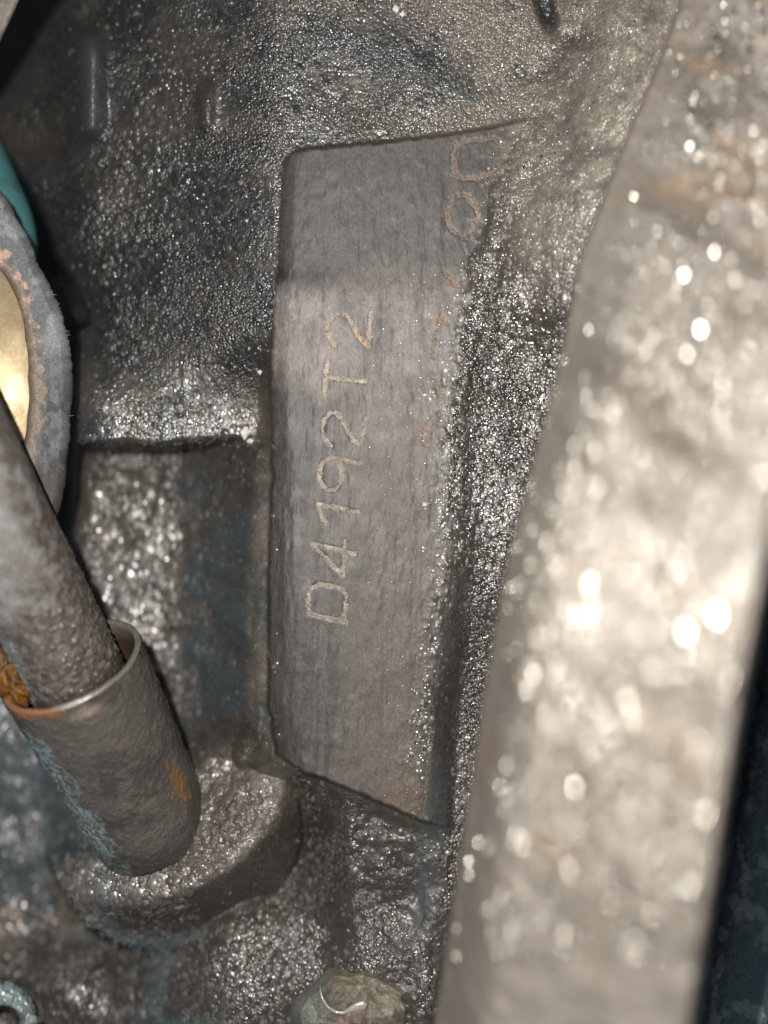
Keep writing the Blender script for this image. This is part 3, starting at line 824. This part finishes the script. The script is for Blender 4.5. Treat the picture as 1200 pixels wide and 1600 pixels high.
def navy_col(u, v):
    c = np.zeros(u.shape + (3,), f32) + np.array((0.20, 0.27, 0.30), f32)
    c = lay(c, (0.06, 0.085, 0.10), sm(-20, -60, u + (fbm(u + 900, v, 30, 723) - .5) * 40))
    return lay(c, (0.48, 0.56, 0.58), sm(.52, .66, fbm(u + 900, v, 26, 721)))
hose("coolant_hose", [(1296, 780, -120), (1258, 1000, -110), (1222, 1200, -100), (1184, 1400, -90), (1152, 1580, -80), (1122, 1760, -70)], 50,
     M_cast, navy_col, 0.30, "dark blue-black gritty hose at the right edge behind the pale arm", "hose", gr=3.2, seed=731, cap=False, n=400, m=180)

pl = np.array([(-260, -220), (110, -220), (66, -70), (30, 0), (0, 66), (-60, 190), (-260, 200)], float)
def plate(name, pts, h, thick, mat, base, label, cat):
    n_ = 240
    seg = np.linspace(0, len(pts), n_, endpoint=False); k0 = seg.astype(int) % len(pts); f_ = (seg % 1)[:, None]
    loop = pts[k0] * (1 - f_) + pts[(k0 + 1) % len(pts)] * f_
    ctr = loop.mean(0)
    rows = []
    for ins, hh in ((0, h - thick), (0, h - 8), (-2.5, h - 3), (-7, h)):
        d_ = loop - ctr; L_ = np.linalg.norm(d_, axis=1)[:, None]
        rows.append((loop + d_ / L_ * ins, hh))
    for f2 in np.linspace(.95, .0, 24):
        rows.append((ctr + (rows[3][0] - ctr) * max(f2, .01), h))
    bx = np.array([r[0][:, 0] for r in rows]); by = np.array([r[0][:, 1] for r in rows])
    hh = np.array([np.full(n_, r[1]) for r in rows]) + (fbm(bx + 900, by + 900, 20, 741) - .5) * 3
    cb = np.zeros(bx.shape + (3,), f32) + np.array(base, f32)
    cb = lay(cb, np.array(base) * .55, sm(.5, .7, fbm(bx + 900, by + 900, 18, 743)))
    o = wrap_mesh(name, Pn(bx, by, hh).astype(f32), mat, None, cb, np.full(bx.shape, .6, f32), flip=True)
    return tag(o, label, cat)
plate("corner_plate", pl, -60, 60, M_bar, (0.19, 0.165, 0.135), "tan metal plate corner poking in at the top left", "metal plate")

# ================================================================== pale arm close to the lens
tA = np.arange(-170, 1790, 4.0, dtype=f32)
left_x = np.interp(tA, [-170, 0, 100, 250, 400, 560, 700, 880, 1100, 1300, 1600, 1790], [1120, 1062, 1026, 962, 906, 874, 838, 790, 752, 722, 678, 655])
right_x = np.interp(tA, [-170, 500, 800, 860, 1000, 1150, 1300, 1450, 1600, 1790], [1560, 1330, 1222, 1205, 1178, 1152, 1130, 1108, 1086, 1060])
hl = np.interp(tA, [-170, 100, 300, 600, 1000, 1790], [200, 240, 290, 330, 340, 330])
hm = np.interp(tA, [-170, 100, 400, 800, 1200, 1790], [240, 290, 410, 590, 600, 470])
hr = np.interp(tA, [-170, 100, 400, 800, 1200, 1790], [380, 460, 610, 790, 770, 620])
NS = 150
ss = np.linspace(0, 1, NS).astype(f32)
ax_ = left_x[:, None] + (right_x - left_x)[:, None] * ss[None]
prof_s = np.interp(ss, [0, 0.04, 0.10, 0.19, 1.0], [0, 0.30, 0.66, 1.0, 1.0])
prof_s = np.convolve(np.pad(prof_s, 9, mode='edge'), np.ones(19) / 19, 'valid')
ah = hl[:, None] + (hm - hl)[:, None] * prof_s[None] + (hr - hm)[:, None] * np.clip((ss - .14) / .86, 0, 1)[None]
ay = np.repeat(tA[:, None], NS, 1)
e_r = np.clip((ss - 0.955) / 0.045, 0, 1); ah = ah - 46 * (e_r ** 2)[None]
e_l = np.clip((0.022 - ss) / 0.022, 0, 1); ah = ah - 16 * (e_l ** 2)[None]
dims = 1.0 - ah / F
gx_, gy_ = ax_ * dims, ay * dims
b1, j1 = grit(gx_, gy_, 11, 801, .22, .6, .75); b2, j2 = grit(gx_, gy_, 26, 803, .18, .5, .6)
m1 = fbm(gx_, gy_, 120, 805); m2 = fbm(gx_, gy_, 40, 807); m3 = fbm(gx_, gy_, 12, 809, 3)
flat = sm(0.04, 0.18, ss)[None] * np.ones_like(ah)
ah = ah + (b1 * 4.2 + b2 * 8 * sm(.4, .6, m1)) * (0.25 + .75 * flat) * (1 - .75 * sm(1330, 1500, ay)) + (m2 - .5) * 16 + (m3 - .5) * 5
c = np.zeros(ah.shape + (3,), f32) + np.array((0.275, 0.248, 0.217), f32)
c = lay(c, (0.160, 0.138, 0.114), sm(.48, .66, m2) * .85)
c = lay(c, (0.130, 0.112, 0.094), sm(.56, .68, fbm(gx_, gy_, 24, 815, 3)) * .7)
c = lay(c, (0.355, 0.316, 0.270), sm(.5, .68, m1) * .6)
c = lay(c, (0.250, 0.220, 0.184), (1 - flat) * .7)
c = lay(c, (0.270, 0.190, 0.120), .6 * sm(.66, .74, fbm(gx_, gy_, 46, 811)))
c = lay(c, (0.205, 0.183, 0.158), .8 * sm(1330, 1500, ay))
rgA = np.clip(0.34 + 0.34 * j1 - .05 * (b2 > .2), .2, .8)
# close the section round the back
front = Pn(ax_, ay, ah)
back = Pn(ax_[:, ::-1], ay[:, ::-1], ah[:, ::-1] - 60)[:, ::6]
ring = np.concatenate([front, back], 1)
cb = np.concatenate([c, np.full(back.shape, .12, f32)], 1); rb_ = np.concatenate([rgA, np.full(back.shape[:2], .6, f32)], 1)
arm = wrap_mesh("steel_arm", ring.astype(f32), M_bar, None, cb, rb_.astype(f32), flip=True)
# bare metal flakes on the arm
fv, ff, ftone = [], [], []
rs = np.random.RandomState(21)
spots = [(1100, 520, 13), (1105, 298, 9.5), (1158, 131, 8), (926, 910, 9), (1122, 958, 11), (1075, 995, 11), (990, 308, 6), (1118, 392, 7),
         (1015, 432, 7), (1078, 430, 7), (1083, 228, 7), (1050, 1060, 9), (1005, 1190, 6), (905, 1240, 7), (980, 1285, 8)]
spots += [(0, 0, rs.uniform(2.0, 4.4) if rs.rand() < .9 else rs.uniform(4.4, 5.6)) for _ in range(4200)]
for k, (px, py, r_) in enumerate(spots):
    if px == 0:
        i_ = rs.randint(30, len(tA) - 30); j_ = rs.randint(int(NS * (.02 if rs.rand() < .3 else .14)), NS - 8)
        if m1[i_, j_] < rs.uniform(.25, .55) or tA[i_] > 1500:
            continue
    else:
        i_ = int(np.clip((py + 170) / 4, 1, len(tA) - 2)); j_ = int(np.argmin(np.abs(ax_[i_] - px)))
    h_ = ah[i_, j_] + 2.5; s_ = F / (F - h_)
    px, py = ax_[i_, j_], ay[i_, j_]
    tx, ty = rs.uniform(-.2, .2, 2); tone_ = .9 if k < 15 else .16 + .60 * rs.rand() ** 2; el_ = rs.uniform(.6, 1.6); ea_ = rs.uniform(0, 3.14)
    ftone += [tone_] * 25
    b0 = len(fv)
    for ring_r, dz in ((0, 0), (.4, .16), (.75, .55), (1.0, 1.0)):
        for q_ in range(1 if ring_r == 0 else 8):
            a_ = q_ * math.pi / 4
            dx, dy = ring_r * r_ * math.cos(a_) * el_ * rs.uniform(.85, 1.15), ring_r * r_ / el_ * math.sin(a_)
            dx, dy = dx * math.cos(ea_) - dy * math.sin(ea_), dx * math.sin(ea_) + dy * math.cos(ea_)
            fv.append(tuple(P(px + dx * s_, py + dy * s_, h_ - dz * r_ * .26 + tx * dx + ty * dy)))
    for q_ in range(8):
        n_ = (q_ + 1) % 8
        ff.append((b0, b0 + 1 + n_, b0 + 1 + q_, b0 + 1 + q_))
        for rr in range(2):
            o_ = b0 + 1 + rr * 8
            ff.append((o_ + q_, o_ + n_, o_ + 8 + n_, o_ + 8 + q_))
me_q = [f for f in ff if len(set(f)) == 4]; me_t = [f[:3] for f in ff if len(set(f)) == 3]
fl_me = bpy.data.meshes.new("bare_metal_flakes"); fl_me.from_pydata(fv, [], me_q + me_t)
fl_me.polygons.foreach_set("use_smooth", np.ones(len(fl_me.polygons), bool))
a = fl_me.attributes.new("col", 'FLOAT_COLOR', 'POINT'); a.data.foreach_set("color", (np.array(ftone)[:, None] * np.array([[.80, .76, .68, 1.0]])).astype(f32).ravel())
a = fl_me.attributes.new("rgh", 'FLOAT', 'POINT'); a.data.foreach_set("value", np.full(len(fv), .22, f32))
flk = link("bare_metal_flakes", fl_me, M_flake, arm); flk['kind'] = 'stuff'
tag(arm, "pale dusty steel arm running down the right side, out of focus close to the lens", "steel arm")

# ================================================================== greasy stud end at the bottom
stud = thing("stud_end", "rounded stud end smeared with pale tan grease at the bottom edge", "stud")
th_, ph_ = np.meshgrid(np.linspace(0, 2 * math.pi, 200, endpoint=False), np.linspace(0.0, 1.0, 90))
prf_r = np.interp(ph_, [0, .3, .5, .65, .8, 1], [106, 94, 82, 66, 42, 1]); prf_h = np.interp(ph_, [0, .3, .5, .65, .8, 1], [-120, -44, -6, 10, 20, 24])
wob_ = 1 + (fbm(np.cos(th_) * 60 + 300, np.sin(th_) * 60 + 300, 40, 911, 3) - .5) * .5
bx = 552 + prf_r * wob_ * np.cos(th_); by = 1600 + prf_r * wob_ * 1.05 * np.sin(th_)
n1 = fbm(bx, by, 40, 901); n2 = fbm(bx, by, 12, 903)
ga, gi = grit(bx, by, 8, 905, .25, .6, .6)
hh = prf_h + (n1 - .5) * 40 + (n2 - .5) * 9 + ga * 2.0
c = np.zeros(bx.shape + (3,), f32) + np.array((0.155, 0.132, 0.100), f32)
c = lay(c, (0.270, 0.240, 0.180), sm(.48, .62, n2) * .8)
c = lay(c, (0.150, 0.165, 0.155), (1 - sm(500, 530, bx)) * .7)
c = lay(c, (0.30, 0.19, 0.13), np.exp(-((bx - 552) / 16) ** 2 - ((by - 1592) / 10) ** 2) * .8)
c = lay(c, (0.09, 0.075, 0.06), sm(.58, .7, n1) * .7)
wrap_mesh("stud_head", Pn(bx, by, hh).astype(f32), M_grease, stud, c, 0.62 + .2 * n2, flip=True)
# wet meniscus running over it
wl = np.array([(500, 1540), (503, 1560), (512, 1574), (525, 1582), (537, 1583), (549, 1577), (560, 1572), (574, 1570)], float)
nn_ = 90
tt_ = np.linspace(0, len(wl) - 1, nn_); k0 = np.clip(tt_.astype(int), 0, len(wl) - 2); f_ = (tt_ - k0)[:, None]
ctr = wl[k0] * (1 - f_) + wl[k0 + 1] * f_
for _ in range(8):
    ctr[1:-1] = (ctr[:-2] + ctr[1:-1] * 2 + ctr[2:]) / 4
tg = np.gradient(ctr, axis=0); tg /= np.linalg.norm(tg, axis=1)[:, None]
nr = np.stack([-tg[:, 1], tg[:, 0]], 1)
a_ = np.linspace(0, 2 * math.pi, 20, endpoint=False)
wid = np.interp(np.linspace(0, 1, nn_), [0, .1, .6, .8, .95, 1], [0.8, 2.2, 3.6, 6.5, 8, 1.0])
mx = ctr[:, None, 0] + nr[:, None, 0] * wid[:, None] * np.cos(a_)[None]; my = ctr[:, None, 1] + nr[:, None, 1] * wid[:, None] * np.cos(a_)[None]
rr_ = np.hypot(mx - 548, (my - 1598) / 1.05)
mh = np.interp(rr_, [1, 42, 66, 82, 94, 106], [24, 20, 10, -6, -44, -120]) + 5 + np.sin(a_)[None] * 4
wrap_mesh("oil_bead", Pn(mx, my, mh).astype(f32), M_oil, stud, np.zeros(mx.shape + (3,), f32) + np.array((.34, .33, .29), f32), np.full(mx.shape, .2, f32), flip=True)

# ================================================================== loose crumbs and mineral chips
cv, cf, ccol, crg = [], [], [], []
rs = np.random.RandomState(9)
cnt = 0
for k in range(1200):
    px, py = rs.uniform(90, 940), rs.uniform(-40, 1640)
    if k < 9:
        px, py = [(407, 582), (383, 678), (391, 690), (870, 322), (620, 14), (628, 22), (283, 639), (305, 627), (642, 445)][k]
    gxi, gyi = int((px + 70) / STEP), int((py + 70) / STEP)
    if gap[gyi, gxi] > .05 or (R_pad[gyi, gxi] > .4 and k > 9) or e_in[gyi, gxi] < .5 or smooth_paint[gyi, gxi] > .5:
        continue
    h = H[gyi, gxi]; s = rs.uniform(1.6, 3.6) if k >= 9 else [5, 9, 7, 3.5, 9, 6, 5, 4, 2.5][k]
    pts = rs.normal(size=(6, 3)); pts /= np.linalg.norm(pts, axis=1)[:, None]
    base = np.array([(1, 0, 0), (-1, 0, 0), (0, 1, 0), (0, -1, 0), (0, 0, 1), (0, 0, -1)], float) + pts * .35
    b0 = len(cv) 
    for p in base:
        cv.append(tuple(P(px + p[0] * s, py + p[1] * s, h + p[2] * s * .7 + s * .4)))
    for tri in ((0, 2, 4), (2, 1, 4), (1, 3, 4), (3, 0, 4), (2, 0, 5), (1, 2, 5), (3, 1, 5), (0, 3, 5)):
        cf.append(tuple(b0 + i for i in tri))
    tone = [(0.09, .075, .06), (.14, .115, .085), (.05, .043, .038), (.07, .06, .05), (.24, .21, .16)][rs.choice(5, p=[.25, .2, .25, .22, .08])]
    if k < 6:
        tone = (.75, .72, .66)
    elif k < 9:
        tone = (.42, .36, .24)
    ccol += [tone] * 6; crg += [.25 if k < 6 else rs.uniform(.3, .6)] * 6
crumbs = np_mesh("dirt_crumbs", np.array(cv), np.array(cf), M_cast, None, np.array(ccol), np.array(crg), smooth=False)
tag(crumbs, "loose dirt crumbs and pale mineral chips stuck to the oily casting", "dirt crumbs", kind='stuff')
